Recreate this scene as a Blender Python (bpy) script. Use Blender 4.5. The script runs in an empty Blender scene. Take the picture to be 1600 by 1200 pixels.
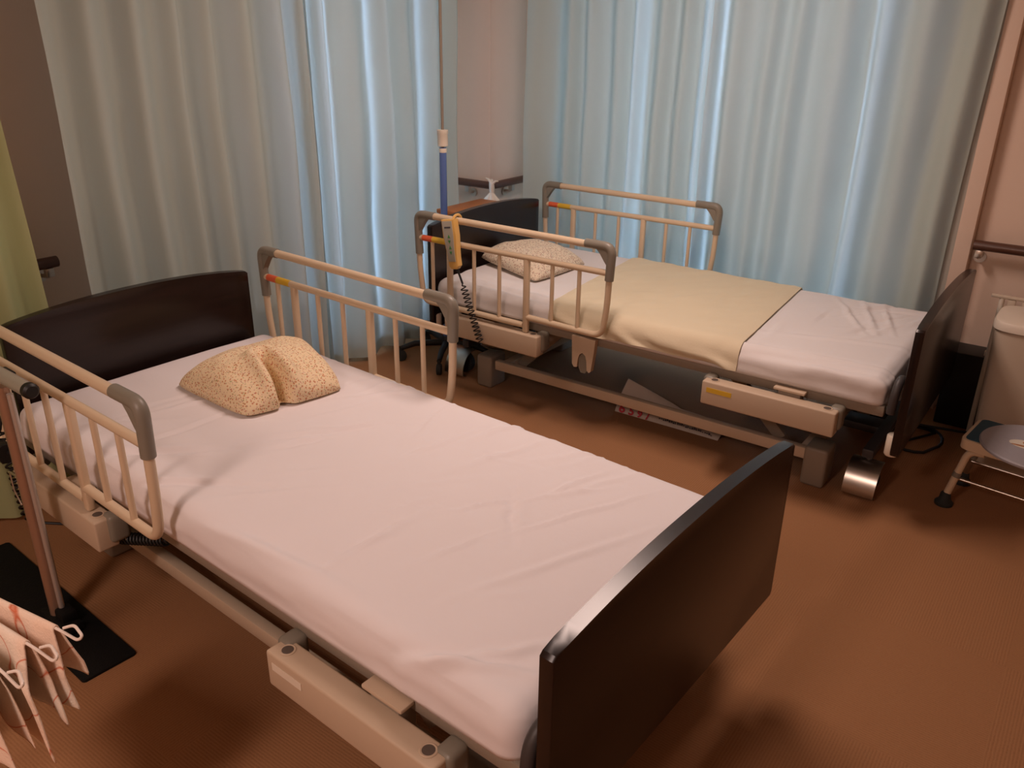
import bpy, bmesh, math, random
from mathutils import Vector, Matrix, noise
PI = math.pi
scene = bpy.context.scene
COL = scene.collection
V = Vector

# ------------------------------------------------------------------ materials
def mat(name, color, rough=0.6, metal=0.0, coat=0.0, spec=0.5, noise_scale=None, noise_amt=0.0,
        bump_scale=None, bump=0.0, sheen=0.0):
    m = bpy.data.materials.new(name); m.use_nodes = True
    nt = m.node_tree; b = nt.nodes['Principled BSDF']
    b.inputs['Base Color'].default_value = (*color, 1)
    b.inputs['Roughness'].default_value = rough
    b.inputs['Metallic'].default_value = metal
    b.inputs['Coat Weight'].default_value = coat
    b.inputs['Coat Roughness'].default_value = 0.25
    b.inputs['Specular IOR Level'].default_value = spec
    b.inputs['Sheen Weight'].default_value = sheen
    tc = nt.nodes.new('ShaderNodeTexCoord')
    if noise_scale:
        n = nt.nodes.new('ShaderNodeTexNoise'); n.inputs['Scale'].default_value = noise_scale
        n.inputs['Detail'].default_value = 4
        nt.links.new(tc.outputs['Object'], n.inputs['Vector'])
        mx = nt.nodes.new('ShaderNodeMix'); mx.data_type = 'RGBA'
        mx.inputs['A'].default_value = (*[c*(1-noise_amt) for c in color], 1)
        mx.inputs['B'].default_value = (*[min(1, c*(1+noise_amt)) for c in color], 1)
        nt.links.new(n.outputs['Fac'], mx.inputs['Factor'])
        nt.links.new(mx.outputs['Result'], b.inputs['Base Color'])
    if bump_scale:
        n2 = nt.nodes.new('ShaderNodeTexNoise'); n2.inputs['Scale'].default_value = bump_scale
        n2.inputs['Detail'].default_value = 5
        nt.links.new(tc.outputs['Object'], n2.inputs['Vector'])
        bp = nt.nodes.new('ShaderNodeBump'); bp.inputs['Strength'].default_value = bump
        bp.inputs['Distance'].default_value = 0.01
        nt.links.new(n2.outputs['Fac'], bp.inputs['Height'])
        nt.links.new(bp.outputs['Normal'], b.inputs['Normal'])
    return m

def mat_wood():
    m = mat('dark_wood', (0.012, 0.0055, 0.0045), rough=0.26, coat=0.0, spec=0.5)
    nt = m.node_tree; b = nt.nodes['Principled BSDF']
    tc = nt.nodes.new('ShaderNodeTexCoord'); mp = nt.nodes.new('ShaderNodeMapping')
    mp.inputs['Scale'].default_value = (60, 2.2, 60)
    n = nt.nodes.new('ShaderNodeTexNoise'); n.inputs['Scale'].default_value = 2.0; n.inputs['Detail'].default_value = 6
    nt.links.new(tc.outputs['Object'], mp.inputs['Vector']); nt.links.new(mp.outputs['Vector'], n.inputs['Vector'])
    r = nt.nodes.new('ShaderNodeValToRGB')
    r.color_ramp.elements[0].position = 0.35; r.color_ramp.elements[0].color = (0.0075, 0.0033, 0.0027, 1)
    r.color_ramp.elements[1].position = 0.7; r.color_ramp.elements[1].color = (0.017, 0.0075, 0.006, 1)
    nt.links.new(n.outputs['Fac'], r.inputs['Fac']); nt.links.new(r.outputs['Color'], b.inputs['Base Color'])
    return m

def mat_carpet():
    m = mat('ribbed_carpet', (0.25, 0.125, 0.058), rough=0.95, spec=0.1)
    nt = m.node_tree; b = nt.nodes['Principled BSDF']
    tc = nt.nodes.new('ShaderNodeTexCoord')
    sep = nt.nodes.new('ShaderNodeSeparateXYZ'); nt.links.new(tc.outputs['Object'], sep.inputs[0])
    def wave(axis, sc):
        w = nt.nodes.new('ShaderNodeTexWave'); w.bands_direction = axis; w.inputs['Scale'].default_value = sc
        w.inputs['Distortion'].default_value = 0.6; w.inputs['Detail'].default_value = 1
        nt.links.new(tc.outputs['Object'], w.inputs['Vector']); return w
    wx, wy = wave('X', 42), wave('Y', 42)
    ck = nt.nodes.new('ShaderNodeTexChecker'); ck.inputs['Scale'].default_value = 2.0
    nt.links.new(tc.outputs['Object'], ck.inputs['Vector'])
    mx = nt.nodes.new('ShaderNodeMix'); mx.data_type = 'FLOAT'
    nt.links.new(ck.outputs['Fac'], mx.inputs['Factor'])
    nt.links.new(wx.outputs['Fac'], mx.inputs['A']); nt.links.new(wy.outputs['Fac'], mx.inputs['B'])
    nz = nt.nodes.new('ShaderNodeTexNoise'); nz.inputs['Scale'].default_value = 220
    nt.links.new(tc.outputs['Object'], nz.inputs['Vector'])
    ad = nt.nodes.new('ShaderNodeMath'); ad.operation = 'MULTIPLY_ADD'; ad.inputs[1].default_value = 0.5
    nt.links.new(mx.outputs['Result'], ad.inputs[0]); nt.links.new(nz.outputs['Fac'], ad.inputs[2])
    r = nt.nodes.new('ShaderNodeValToRGB')
    r.color_ramp.elements[0].position = 0.3; r.color_ramp.elements[0].color = (0.290, 0.143, 0.066, 1)
    r.color_ramp.elements[1].position = 0.95; r.color_ramp.elements[1].color = (0.360, 0.180, 0.086, 1)
    nt.links.new(ad.outputs[0], r.inputs['Fac']); nt.links.new(r.outputs['Color'], b.inputs['Base Color'])
    bp = nt.nodes.new('ShaderNodeBump'); bp.inputs['Strength'].default_value = 0.2; bp.inputs['Distance'].default_value = 0.003
    nt.links.new(ad.outputs[0], bp.inputs['Height']); nt.links.new(bp.outputs['Normal'], b.inputs['Normal'])
    return m

def mat_curtain(name, color, trans_color, fac):
    m = bpy.data.materials.new(name); m.use_nodes = True
    nt = m.node_tree; nt.nodes.clear()
    out = nt.nodes.new('ShaderNodeOutputMaterial')
    d = nt.nodes.new('ShaderNodeBsdfDiffuse'); d.inputs['Color'].default_value = (*color, 1)
    t = nt.nodes.new('ShaderNodeBsdfTranslucent'); t.inputs['Color'].default_value = (*trans_color, 1)
    mx = nt.nodes.new('ShaderNodeMixShader'); mx.inputs[0].default_value = fac
    nt.links.new(d.outputs[0], mx.inputs[1]); nt.links.new(t.outputs[0], mx.inputs[2])
    nt.links.new(mx.outputs[0], out.inputs['Surface'])
    tc = nt.nodes.new('ShaderNodeTexCoord')
    n = nt.nodes.new('ShaderNodeTexNoise'); n.inputs['Scale'].default_value = 300
    nt.links.new(tc.outputs['Object'], n.inputs['Vector'])
    bp = nt.nodes.new('ShaderNodeBump'); bp.inputs['Strength'].default_value = 0.15; bp.inputs['Distance'].default_value = 0.002
    nt.links.new(n.outputs['Fac'], bp.inputs['Height']); nt.links.new(bp.outputs['Normal'], d.inputs['Normal'])
    return m

def mat_floral(name, base, scale, dots):
    """small scattered blossoms: several cell layers of coloured dots on a plain cloth"""
    m = mat(name, base, rough=0.9, spec=0.15, bump_scale=90, bump=0.1)
    nt = m.node_tree; b = nt.nodes['Principled BSDF']
    tc = nt.nodes.new('ShaderNodeTexCoord')
    prev = None
    for k, (c, r, off) in enumerate(dots):
        mp = nt.nodes.new('ShaderNodeMapping'); mp.inputs['Location'].default_value = off
        vo = nt.nodes.new('ShaderNodeTexVoronoi'); vo.inputs['Scale'].default_value = scale*(1+0.13*k)
        nt.links.new(tc.outputs['Object'], mp.inputs['Vector']); nt.links.new(mp.outputs['Vector'], vo.inputs['Vector'])
        lt = nt.nodes.new('ShaderNodeMapRange'); lt.inputs['From Min'].default_value = r*0.75; lt.inputs['From Max'].default_value = r
        lt.inputs['To Min'].default_value = 0.85; lt.inputs['To Max'].default_value = 0
        nt.links.new(vo.outputs['Distance'], lt.inputs['Value'])
        mx = nt.nodes.new('ShaderNodeMix'); mx.data_type = 'RGBA'
        mx.inputs['B'].default_value = (*c, 1)
        if prev is None: mx.inputs['A'].default_value = (*base, 1)
        else: nt.links.new(prev, mx.inputs['A'])
        nt.links.new(lt.outputs['Result'], mx.inputs['Factor'])
        prev = mx.outputs['Result']
    nt.links.new(prev, b.inputs['Base Color'])
    return m

def mat_printed_towel():
    m = mat('printed_towel', (0.80, 0.62, 0.48), rough=0.95, spec=0.1, bump_scale=250, bump=0.25)
    nt = m.node_tree; b = nt.nodes['Principled BSDF']
    tc = nt.nodes.new('ShaderNodeTexCoord')
    n = nt.nodes.new('ShaderNodeTexNoise'); n.inputs['Scale'].default_value = 9; n.inputs['Detail'].default_value = 1
    nt.links.new(tc.outputs['Object'], n.inputs['Vector'])
    r = nt.nodes.new('ShaderNodeValToRGB'); e = r.color_ramp.elements
    e[0].position = 0.40; e[0].color = (0.84, 0.74, 0.62, 1)
    e[1].position = 0.62; e[1].color = (0.84, 0.64, 0.50, 1)
    nt.links.new(n.outputs['Fac'], r.inputs['Fac'])
    n2 = nt.nodes.new('ShaderNodeTexNoise'); n2.inputs['Scale'].default_value = 11; n2.inputs['Detail'].default_value = 0
    mp = nt.nodes.new('ShaderNodeMapping'); mp.inputs['Location'].default_value = (3, 1, 2)
    nt.links.new(tc.outputs['Object'], mp.inputs['Vector']); nt.links.new(mp.outputs['Vector'], n2.inputs['Vector'])
    r2 = nt.nodes.new('ShaderNodeValToRGB'); e = r2.color_ramp.elements
    e[0].position = 0.485; e[0].color = (0, 0, 0, 1); e[1].position = 0.5; e[1].color = (1, 1, 1, 1)
    k = e.new(0.515); k.color = (0, 0, 0, 1)
    nt.links.new(n2.outputs['Fac'], r2.inputs['Fac'])
    mx = nt.nodes.new('ShaderNodeMix'); mx.data_type = 'RGBA'; mx.inputs['B'].default_value = (0.62, 0.17, 0.08, 1)
    nt.links.new(r2.outputs['Color'], mx.inputs['Factor']); nt.links.new(r.outputs['Color'], mx.inputs['A'])
    nt.links.new(mx.outputs['Result'], b.inputs['Base Color'])
    return m

M = {}
M['wood'] = mat_wood()
M['carpet'] = mat_carpet()
M['wall'] = mat('wall_paint', (0.74, 0.585, 0.475), rough=0.85, spec=0.2, noise_scale=3, noise_amt=0.03, bump_scale=120, bump=0.05)
M['ceil'] = mat('ceiling_paint', (0.72, 0.68, 0.6), rough=0.9, spec=0.2, noise_scale=40, noise_amt=0.02)
M['sheet'] = mat('white_sheet', (0.80, 0.755, 0.765), rough=0.92, spec=0.15, noise_scale=5, noise_amt=0.015, bump_scale=60, bump=0.05)
M['sheet2'] = mat('white_sheet_b', (0.74, 0.71, 0.70), rough=0.92, spec=0.15, noise_scale=5, noise_amt=0.015, bump_scale=60, bump=0.05)
M['pad'] = mat('cream_pad', (0.69, 0.61, 0.44), rough=0.95, spec=0.12, noise_scale=6, noise_amt=0.02, bump_scale=160, bump=0.08)
M['cream'] = mat('cream_enamel', (0.66, 0.52, 0.36), rough=0.38, spec=0.5, noise_scale=8, noise_amt=0.02)
M['beige'] = mat('beige_plastic', (0.56, 0.44, 0.32), rough=0.5, spec=0.4, noise_scale=8, noise_amt=0.02)
M['taupe'] = mat('taupe_metal', (0.27, 0.225, 0.175), rough=0.5, spec=0.4, noise_scale=8, noise_amt=0.03)
M['grip'] = mat('grey_brown_grip', (0.22, 0.20, 0.16), rough=0.42, spec=0.5, noise_scale=20, noise_amt=0.04)
M['black'] = mat('black_plastic', (0.008, 0.008, 0.008), rough=0.5, spec=0.4, noise_scale=15, noise_amt=0.1)
M['dkgrey'] = mat('dark_grey_plastic', (0.045, 0.04, 0.04), rough=0.5, noise_scale=15, noise_amt=0.1)
M['hole_shade'] = mat('bore_shade', (0.10, 0.075, 0.06), rough=0.7, noise_scale=15, noise_amt=0.1)  # dark tone painted in for the shade down a rail socket
M['steel'] = mat('brushed_steel', (0.62, 0.58, 0.52), rough=0.3, metal=1.0, noise_scale=30, noise_amt=0.04)
M['chrome'] = mat('chrome', (0.56, 0.53, 0.50), rough=0.3, metal=0.6, noise_scale=30, noise_amt=0.03)
M['white'] = mat('white_plastic', (0.78, 0.70, 0.58), rough=0.45, noise_scale=6, noise_amt=0.02)
M['binwhite'] = mat('bin_plastic', (0.62, 0.52, 0.40), rough=0.5, noise_scale=5, noise_amt=0.03)
M['bluepole'] = mat('blue_coating', (0.10, 0.17, 0.42), rough=0.35, noise_scale=10, noise_amt=0.05)
M['brownrail'] = mat('brown_handrail', (0.085, 0.036, 0.022), rough=0.35, coat=0.3, noise_scale=18, noise_amt=0.15)
M['orangewood'] = mat('orange_wood', (0.44, 0.15, 0.035), rough=0.45, noise_scale=14, noise_amt=0.15)
M['bag'] = mat('thin_white_bag', (0.75, 0.70, 0.62), rough=0.4, noise_scale=14, noise_amt=0.04)
M['paper'] = mat('printed_paper', (0.58, 0.50, 0.43), rough=0.8, spec=0.2, noise_scale=9, noise_amt=0.05)
M['red'] = mat('red_ink', (0.55, 0.04, 0.06), rough=0.7, noise_scale=30, noise_amt=0.1)
M['ink'] = mat('dark_ink', (0.06, 0.06, 0.08), rough=0.7, noise_scale=30, noise_amt=0.2)
M['yellow'] = mat('yellow_tape', (0.72, 0.46, 0.04), rough=0.5, noise_scale=30, noise_amt=0.1)
M['redtape'] = mat('red_tape', (0.75, 0.13, 0.05), rough=0.5, noise_scale=30, noise_amt=0.1)
M['amber'] = mat('amber_shell', (0.72, 0.43, 0.12), rough=0.45, noise_scale=20, noise_amt=0.05)
M['keypad'] = mat('grey_keypad', (0.40, 0.38, 0.32), rough=0.5, noise_scale=20, noise_amt=0.05)
M['green'] = mat('green_print', (0.05, 0.25, 0.06), rough=0.5, noise_scale=20, noise_amt=0.1)
M['stoolpad'] = mat('blue_rubber', (0.022, 0.075, 0.115), rough=0.7, bump_scale=200, bump=0.2, noise_scale=9, noise_amt=0.1)
M['disc'] = mat('grey_blue_disc', (0.33, 0.32, 0.35), rough=0.55, noise_scale=60, noise_amt=0.06)
M['disclabel'] = mat('pale_label', (0.70, 0.66, 0.56), rough=0.5, noise_scale=20, noise_amt=0.05)
M['disclabel2'] = mat('orange_brown_print', (0.42, 0.18, 0.07), rough=0.5, noise_scale=40, noise_amt=0.3)
M['bronze'] = mat('bronze_tube', (0.42, 0.27, 0.19), rough=0.3, metal=0.6, noise_scale=30, noise_amt=0.03)
M['mat_black'] = mat('black_plate', (0.006, 0.006, 0.006), rough=0.75, spec=0.2, bump_scale=200, bump=0.2, noise_scale=30, noise_amt=0.2)
M['towel'] = mat_printed_towel()
M['wire'] = mat('white_wire', (0.78, 0.68, 0.60), rough=0.35, noise_scale=30, noise_amt=0.02)
M['alu'] = mat('window_aluminium', (0.35, 0.36, 0.36), rough=0.4, metal=0.8, noise_scale=30, noise_amt=0.03)
M['rubber'] = mat('dark_rubber', (0.02, 0.022, 0.02), rough=0.8, noise_scale=30, noise_amt=0.1)
M['floral1'] = mat_floral('floral_cotton', (0.84, 0.68, 0.45), 105, [((0.55, 0.20, 0.08), 0.33, (0, 0, 0)), ((0.30, 0.32, 0.12), 0.24, (3, 1, 2)), ((0.50, 0.22, 0.20), 0.27, (7, 4, 5))])
M['floral2'] = mat_floral('floral_cotton_b', (0.76, 0.66, 0.51), 92, [((0.42, 0.25, 0.18), 0.34, (0, 0, 0)), ((0.32, 0.30, 0.22), 0.28, (3, 1, 2)), ((0.50, 0.28, 0.22), 0.28, (7, 4, 5))])
M['curt'] = mat_curtain('pale_green_curtain', (0.62, 0.71, 0.645), (0.52, 0.60, 0.66), 0.40)
M['daylight_mask'] = mat_curtain('daylight_mask_cloth', (0.60, 0.60, 0.54), (0.66, 0.64, 0.58), 0.34)  # cloth of the added strips that dim daylight behind the curtains
M['curtgreen'] = mat_curtain('yellow_green_curtain', (0.46, 0.50, 0.27), (0.45, 0.55, 0.25), 0.25)
def mat_pane():
    m = bpy.data.materials.new('window_glass'); m.use_nodes = True; nt = m.node_tree; nt.nodes.clear()
    out = nt.nodes.new('ShaderNodeOutputMaterial'); t = nt.nodes.new('ShaderNodeBsdfTransparent')
    g = nt.nodes.new('ShaderNodeBsdfGlossy'); g.inputs['Roughness'].default_value = 0.02
    f = nt.nodes.new('ShaderNodeFresnel'); f.inputs['IOR'].default_value = 1.45
    mx = nt.nodes.new('ShaderNodeMixShader')
    nt.links.new(f.outputs[0], mx.inputs[0]); nt.links.new(t.outputs[0], mx.inputs[1]); nt.links.new(g.outputs[0], mx.inputs[2])
    nt.links.new(mx.outputs[0], out.inputs['Surface']); return m
M['pane'] = mat_pane()

# ------------------------------------------------------------------ mesh helpers
def obj(name, bm, m, parent=None, smooth=True, angle=40, mats=None):
    me = bpy.data.meshes.new(name)
    bmesh.ops.recalc_face_normals(bm, faces=bm.faces)
    bm.to_mesh(me); bm.free()
    for x in ([m] if mats is None else mats): me.materials.append(M[x] if isinstance(x, str) else x)
    if smooth:
        for p in me.polygons: p.use_smooth = True
        try: me.set_sharp_from_angle(angle=math.radians(angle))
        except Exception: pass
    o = bpy.data.objects.new(name, me); COL.objects.link(o)
    if parent is not None: o.parent = parent
    return o

def root(name, label, cat, loc=(0, 0, 0), rz=0, group=None):
    o = bpy.data.objects.new(name, None); COL.objects.link(o)
    o.location = loc; o.rotation_euler = (0, 0, rz); o.empty_display_size = 0.1
    o['label'] = label; o['category'] = cat
    if group: o['group'] = group
    return o

def tag(o, label, cat, group=None):
    o['label'] = label; o['category'] = cat
    if group: o['group'] = group
    return o

def struct(o):
    o['kind'] = 'structure'; return o

def box(bm, x0, x1, y0, y1, z0, z1, bev=0.0, seg=2, mtx=None):
    r = bmesh.ops.create_cube(bm, size=1.0)
    vs = r['verts']
    for v in vs:
        v.co = V((x0 + (v.co.x+.5)*(x1-x0), y0 + (v.co.y+.5)*(y1-y0), z0 + (v.co.z+.5)*(z1-z0)))
    es = list({e for v in vs for e in v.link_edges})
    if bev > 0:
        rr = bmesh.ops.bevel(bm, geom=es, offset=bev, segments=seg, profile=0.5, affect='EDGES')
        vs = list({v for f in rr['faces'] for v in f.verts} | {v for v in vs if v.is_valid})
    if mtx is not None:
        for v in vs: v.co = mtx @ v.co
    return bm

def tube(bm, pts, r, seg=12, cap=True, closed=False):
    pts = [V(p) for p in pts]; n = len(pts)
    rs = r if isinstance(r, (list, tuple)) else [r]*n
    def tang(i):
        if closed: return (pts[(i+1) % n]-pts[i-1]).normalized()
        if i == 0: return (pts[1]-pts[0]).normalized()
        if i == n-1: return (pts[-1]-pts[-2]).normalized()
        return ((pts[i+1]-pts[i]).normalized()+(pts[i]-pts[i-1]).normalized()).normalized()
    t = tang(0); up = V((0, 0, 1)) if abs(t.z) < .9 else V((1, 0, 0))
    u = t.cross(up).normalized(); rings = []
    for i in range(n):
        t = tang(i); u = (u - t*u.dot(t)).normalized(); w = t.cross(u)
        rings.append([bm.verts.new(pts[i] + (u*math.cos(a)+w*math.sin(a))*rs[i]) for a in [2*PI*k/seg for k in range(seg)]])
    m = n if closed else n-1
    for i in range(m):
        A, B = rings[i], rings[(i+1) % n]
        for k in range(seg): bm.faces.new((A[k], A[(k+1) % seg], B[(k+1) % seg], B[k]))
    if cap and not closed:
        bm.faces.new(rings[0][::-1]); bm.faces.new(rings[-1])
    return bm

def fillet(pts, r, n=6):
    """polyline with rounded corners"""
    pts = [V(p) for p in pts]; out = [pts[0]]
    for i in range(1, len(pts)-1):
        a, b, c = pts[i-1], pts[i], pts[i+1]
        rr = r[i-1] if isinstance(r, (list, tuple)) else r
        p = b + (a-b).normalized()*min(rr, (a-b).length*.49); q = b + (c-b).normalized()*min(rr, (c-b).length*.49)
        for k in range(n+1):
            t = k/n; out.append(p*(1-t)**2 + b*2*t*(1-t) + q*t*t)
    out.append(pts[-1]); return out

def lathe(bm, prof, cx=0, cy=0, seg=32, axis='z'):
    rings = []
    for r, z in prof:
        rings.append([bm.verts.new((cx+r*math.cos(2*PI*k/seg), cy+r*math.sin(2*PI*k/seg), z)) for k in range(seg)])
    for A, B in zip(rings, rings[1:]):
        for k in range(seg): bm.faces.new((A[k], A[(k+1) % seg], B[(k+1) % seg], B[k]))
    bm.faces.new(rings[0][::-1]); bm.faces.new(rings[-1]); return bm

def prism(bm, poly, ax, a0, a1, bev=0.0):
    """poly: list of 2-D points; ax: extrusion axis"""
    def p3(p, a):
        return {'x': V((a, p[0], p[1])), 'y': V((p[0], a, p[1])), 'z': V((p[0], p[1], a))}[ax]
    A = [bm.verts.new(p3(p, a0)) for p in poly]; B = [bm.verts.new(p3(p, a1)) for p in poly]
    n = len(poly)
    fs = [bm.faces.new(A[::-1]), bm.faces.new(B)]
    for i in range(n): fs.append(bm.faces.new((A[i], A[(i+1) % n], B[(i+1) % n], B[i])))
    if bev:
        es = list(set(list(fs[0].edges)+list(fs[1].edges)))
        bmesh.ops.bevel(bm, geom=es, offset=bev, segments=2, profile=0.5, affect='EDGES')
    return bm

def fin(x): return bmesh.new() if x is None else x
def nb(): return bmesh.new()
def fnoise(x, y, z=0.0): return noise.noise(V((x, y, z)))

# ------------------------------------------------------------------ camera  (world axes follow the window wall and the far bed)
cam_d = bpy.data.cameras.new('camera'); cam = bpy.data.objects.new('camera', cam_d); COL.objects.link(cam)
F_PX, PITCH, ROLL, YAW = 1297.66, 0.40224, 0.01353, -0.62447
cam_d.sensor_width = 36.0; cam_d.lens = F_PX/1600*36; cam_d.clip_start = 0.05; cam_d.clip_end = 200
def to_room(v):
    d2 = (math.cos(YAW), math.sin(YAW)); n2 = (-math.sin(YAW), math.cos(YAW))
    return V((v[0]*d2[0]+v[1]*d2[1], v[0]*n2[0]+v[1]*n2[1], v[2]))
right = V((1, 0, 0)); fwd = V((0, math.cos(PITCH), -math.sin(PITCH))); up = V((0, math.sin(PITCH), math.cos(PITCH)))
c, s = math.cos(ROLL), math.sin(ROLL)
X_, Y_ = to_room(right*c + up*s), to_room(-right*s + up*c); Z_ = -to_room(fwd)
mw = Matrix(((X_.x, Y_.x, Z_.x), (X_.y, Y_.y, Z_.y), (X_.z, Y_.z, Z_.z))).to_4x4()
mw.translation = V((2.446, -3.191, 1.541))
cam.matrix_world = mw
scene.camera = cam

# ------------------------------------------------------------------ room
XW, YW, XR, YF, H = -0.72, 0.90, 4.6, -5.0, 2.42
bm = nb(); box(bm, XW-.2, XR+.2, YF-.2, YW+.2, -.1, 0); struct(obj('floor', bm, 'carpet', smooth=False))
bm = nb(); box(bm, XW-.2, XR+.2, YF-.2, YW+.2, H, H+.1); struct(obj('ceiling', bm, 'ceil', smooth=False))
WZ0, WZ1 = 0.14, 2.08
WA = (-0.66, 0.26)      # opening in the head wall
WB = (-0.08, 1.68)      # opening in the window wall
bm = nb()
box(bm, XW-.15, XW, YF, WA[0], 0, H); box(bm, XW-.15, XW, WA[1], YW, 0, H)
box(bm, XW-.15, XW, WA[0], WA[1], 0, WZ0); box(bm, XW-.15, XW, WA[0], WA[1], WZ1, H)
struct(obj('wall_left', bm, 'wall', smooth=False))
bm = nb()
box(bm, XW-.15, WB[0], YW, YW+.15, 0, H); box(bm, WB[1], 1.75, YW, YW+.15, 0, H)
box(bm, WB[0], WB[1], YW, YW+.15, 0, .03); box(bm, WB[0], WB[1], YW, YW+.15, WZ1, H)
box(bm, 1.75, XR, .735, YW+.15, 0, H)                 # the deeper wall beside the window
box(bm, XW, -.435, .57, YW, 0, H)                     # corner pillar
struct(obj('wall_back', bm, 'wall', smooth=False))
bm = nb(); box(bm, XR, XR+.15, YF, YW+.15, 0, H); struct(obj('wall_right', bm, 'wall', smooth=False))
bm = nb(); box(bm, XW-.15, XR+.15, YF-.15, YF, 0, H); struct(obj('wall_front', bm, 'wall', smooth=False))
bm = nb(); box(bm, 1.80, 1.995, .672, .735, 0, H, .004); struct(obj('trim_1', bm, 'wall'))
def window(n, axis, a0, a1, pos, WZ0):
    bm = nb(); w = .045
    def b(p0, p1, z0, z1, d0=.03, d1=.09):
        if axis == 'y': box(bm, pos-d1, pos-d0, p0, p1, z0, z1, .004)
        else: box(bm, p0, p1, pos+d0, pos+d1, z0, z1, .004)
    b(a0, a0+w, WZ0, WZ1); b(a1-w, a1, WZ0, WZ1); b(a0, a1, WZ0, WZ0+w); b(a0, a1, WZ1-w, WZ1)
    m = (a0+a1)/2; b(m-w*.6, m+w*.6, WZ0, WZ1)
    o = struct(obj('window_%d' % n, bm, 'alu'))
    bm = nb()
    if axis == 'y': box(bm, pos-.062, pos-.058, a0+.01, a1-.01, WZ0+.01, WZ1-.01)
    else: box(bm, a0+.01, a1-.01, pos+.058, pos+.062, WZ0+.01, WZ1-.01)
    obj('pane', bm, 'pane', o, smooth=False)
window(1, 'y', WA[0], WA[1], XW, .14)
window(2, 'x', WB[0], WB[1], YW, .03)

# ------------------------------------------------------------------ curtains
def curtain(name, label, axis, knots, pos, amp, z0, z1, m, seed, group='pale curtains', flare=0.0, hem=True, anchor=None, daylight_mask=()):
    """knots: positions along the wall, alternately ridge (towards the room) and valley"""
    rnd = random.Random(seed); bm = nb()
    ks = sorted(knots); depth = []
    for i, k in enumerate(ks):
        a = amp*rnd.uniform(.65, 1.15); depth.append(a if i % 2 == 0 else -a)
    cols = []
    for i in range(len(ks)-1):
        n = max(5, int((ks[i+1]-ks[i])/.008))
        for j in range(n):
            t = j/n; e = (1-math.cos(PI*t))/2
            cols.append((ks[i]+(ks[i+1]-ks[i])*t, depth[i]+(depth[i+1]-depth[i])*e))
    cols.append((ks[-1], depth[-1]))
    nz = 44; rows = []
    for r in range(nz+1):
        t = r/nz; z = z0+(z1-z0)*t; row = []
        for (w, d) in cols:
            ww = w + .022*fnoise(w*2.3+seed, z*.9, seed)*(1-t*.4)
            dd = d*(.72+.38*(1-t)) + .016*fnoise(w*5+seed*3, z*1.5, 7) + .006*fnoise(w*16, z*3.5, seed)
            if anchor is not None: ww = anchor + (ww-anchor)*(1+flare*(1-t))
            row.append(bm.verts.new((pos+dd, ww, z) if axis == 'y' else (ww, pos-dd, z)))
        rows.append(row)
    for A, B in zip(rows, rows[1:]):
        for k in range(len(A)-1): bm.faces.new((A[k], A[k+1], B[k+1], B[k]))
    o = obj(name, bm, m, smooth=True, angle=180)
    tag(o, label, 'curtain', group)
    for (g0, g1) in daylight_mask:  # unseen strips added behind the folds; their gaps leave bright daylight streaks
        bm = nb(); n = max(3, int((g1-g0)/.02)); rows = []
        for z in (z0+.01, 1.2, z1):
            rows.append([])
            for i in range(n+1):
                w_ = g0+(g1-g0)*i/n; d_ = -.058+.008*math.sin(w_*31)
                rows[-1].append(bm.verts.new((pos+d_, w_, z) if axis == 'y' else (w_, pos-d_, z)))
        for A, B in zip(rows, rows[1:]):
            for k in range(n): bm.faces.new((A[k], A[k+1], B[k+1], B[k]))
        obj('daylight_mask', bm, 'daylight_mask', o, angle=180)
    if hem:
        bm = nb(); prev = None; sg = 1 if axis == 'y' else -1
        me = o.data; N = len(cols)
        lo = [me.vertices[i].co.copy() for i in range(N)]
        hi_r = max(1, int(.10/((z1-z0)/nz)))
        hi = [me.vertices[hi_r*N+i].co.copy() for i in range(N)]
        off = V((.0035, 0, 0)) if axis == 'y' else V((0, -.0035, 0))
        for sgn in (1, -1):
            pv = None
            for a, b in zip(lo, hi):
                cur = (bm.verts.new(a+off*sgn), bm.verts.new(b+off*sgn))
                if pv: bm.faces.new((pv[0], cur[0], cur[1], pv[1]))
                pv = cur
        obj('hem', bm, m, o, smooth=True, angle=180)
    return o
CZ0, CZ1, CZB = 0.025, 2.415, 0.11
curtain('curtain', 'wide grey-green curtain behind the headboard of the bed with no draw sheet', 'y',
        [-1.765, -1.671, -1.60, -1.503, -1.443, -1.344, -1.285, -1.226, -1.14, -1.087, -.985, -.891, -.811, -.75, -.70], -.46, .045, CZ0, CZ1, 'curt', 3)
curtain('curtain', 'blue-tinged curtain panel hanging behind the drip stand', 'y',
        [-.69, -.655, -.605, -.553, -.44, -.315, -.235, -.176, -.09, .005, .10, .19, .255, .30], -.435, .04, CZ0, CZ1, 'curt', 8,
        daylight_mask=((-.70, -.648), (-.618, -.585), (-.535, -.325), (-.292, .02), (.045, .30)))
curtain('curtain', 'bright blue-white curtain panel behind the pillow half of the bed with the cream draw sheet', 'x',
        [-.225, -.06, .044, .085, .15, .23, .30, .36, .41, .47, .545, .60, .66, .715, .77, .815], .625, .036, CZB, CZ1, 'curt', 5, daylight_mask=((-.22, .415), (.45, .765)))
curtain('curtain', 'greyer curtain panel ending at the bare wall above the white-sheeted foot of the bed', 'x',
        [.80, .845, .905, .99, 1.07, 1.12, 1.19, 1.255, 1.38, 1.485, 1.53, 1.62, 1.70, 1.80, 1.88, 1.945], .612, .034, CZB, CZ1, 'curt', 12, anchor=.8, flare=-.045, daylight_mask=((.845, 1.478), (1.505, 1.95)))
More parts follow.
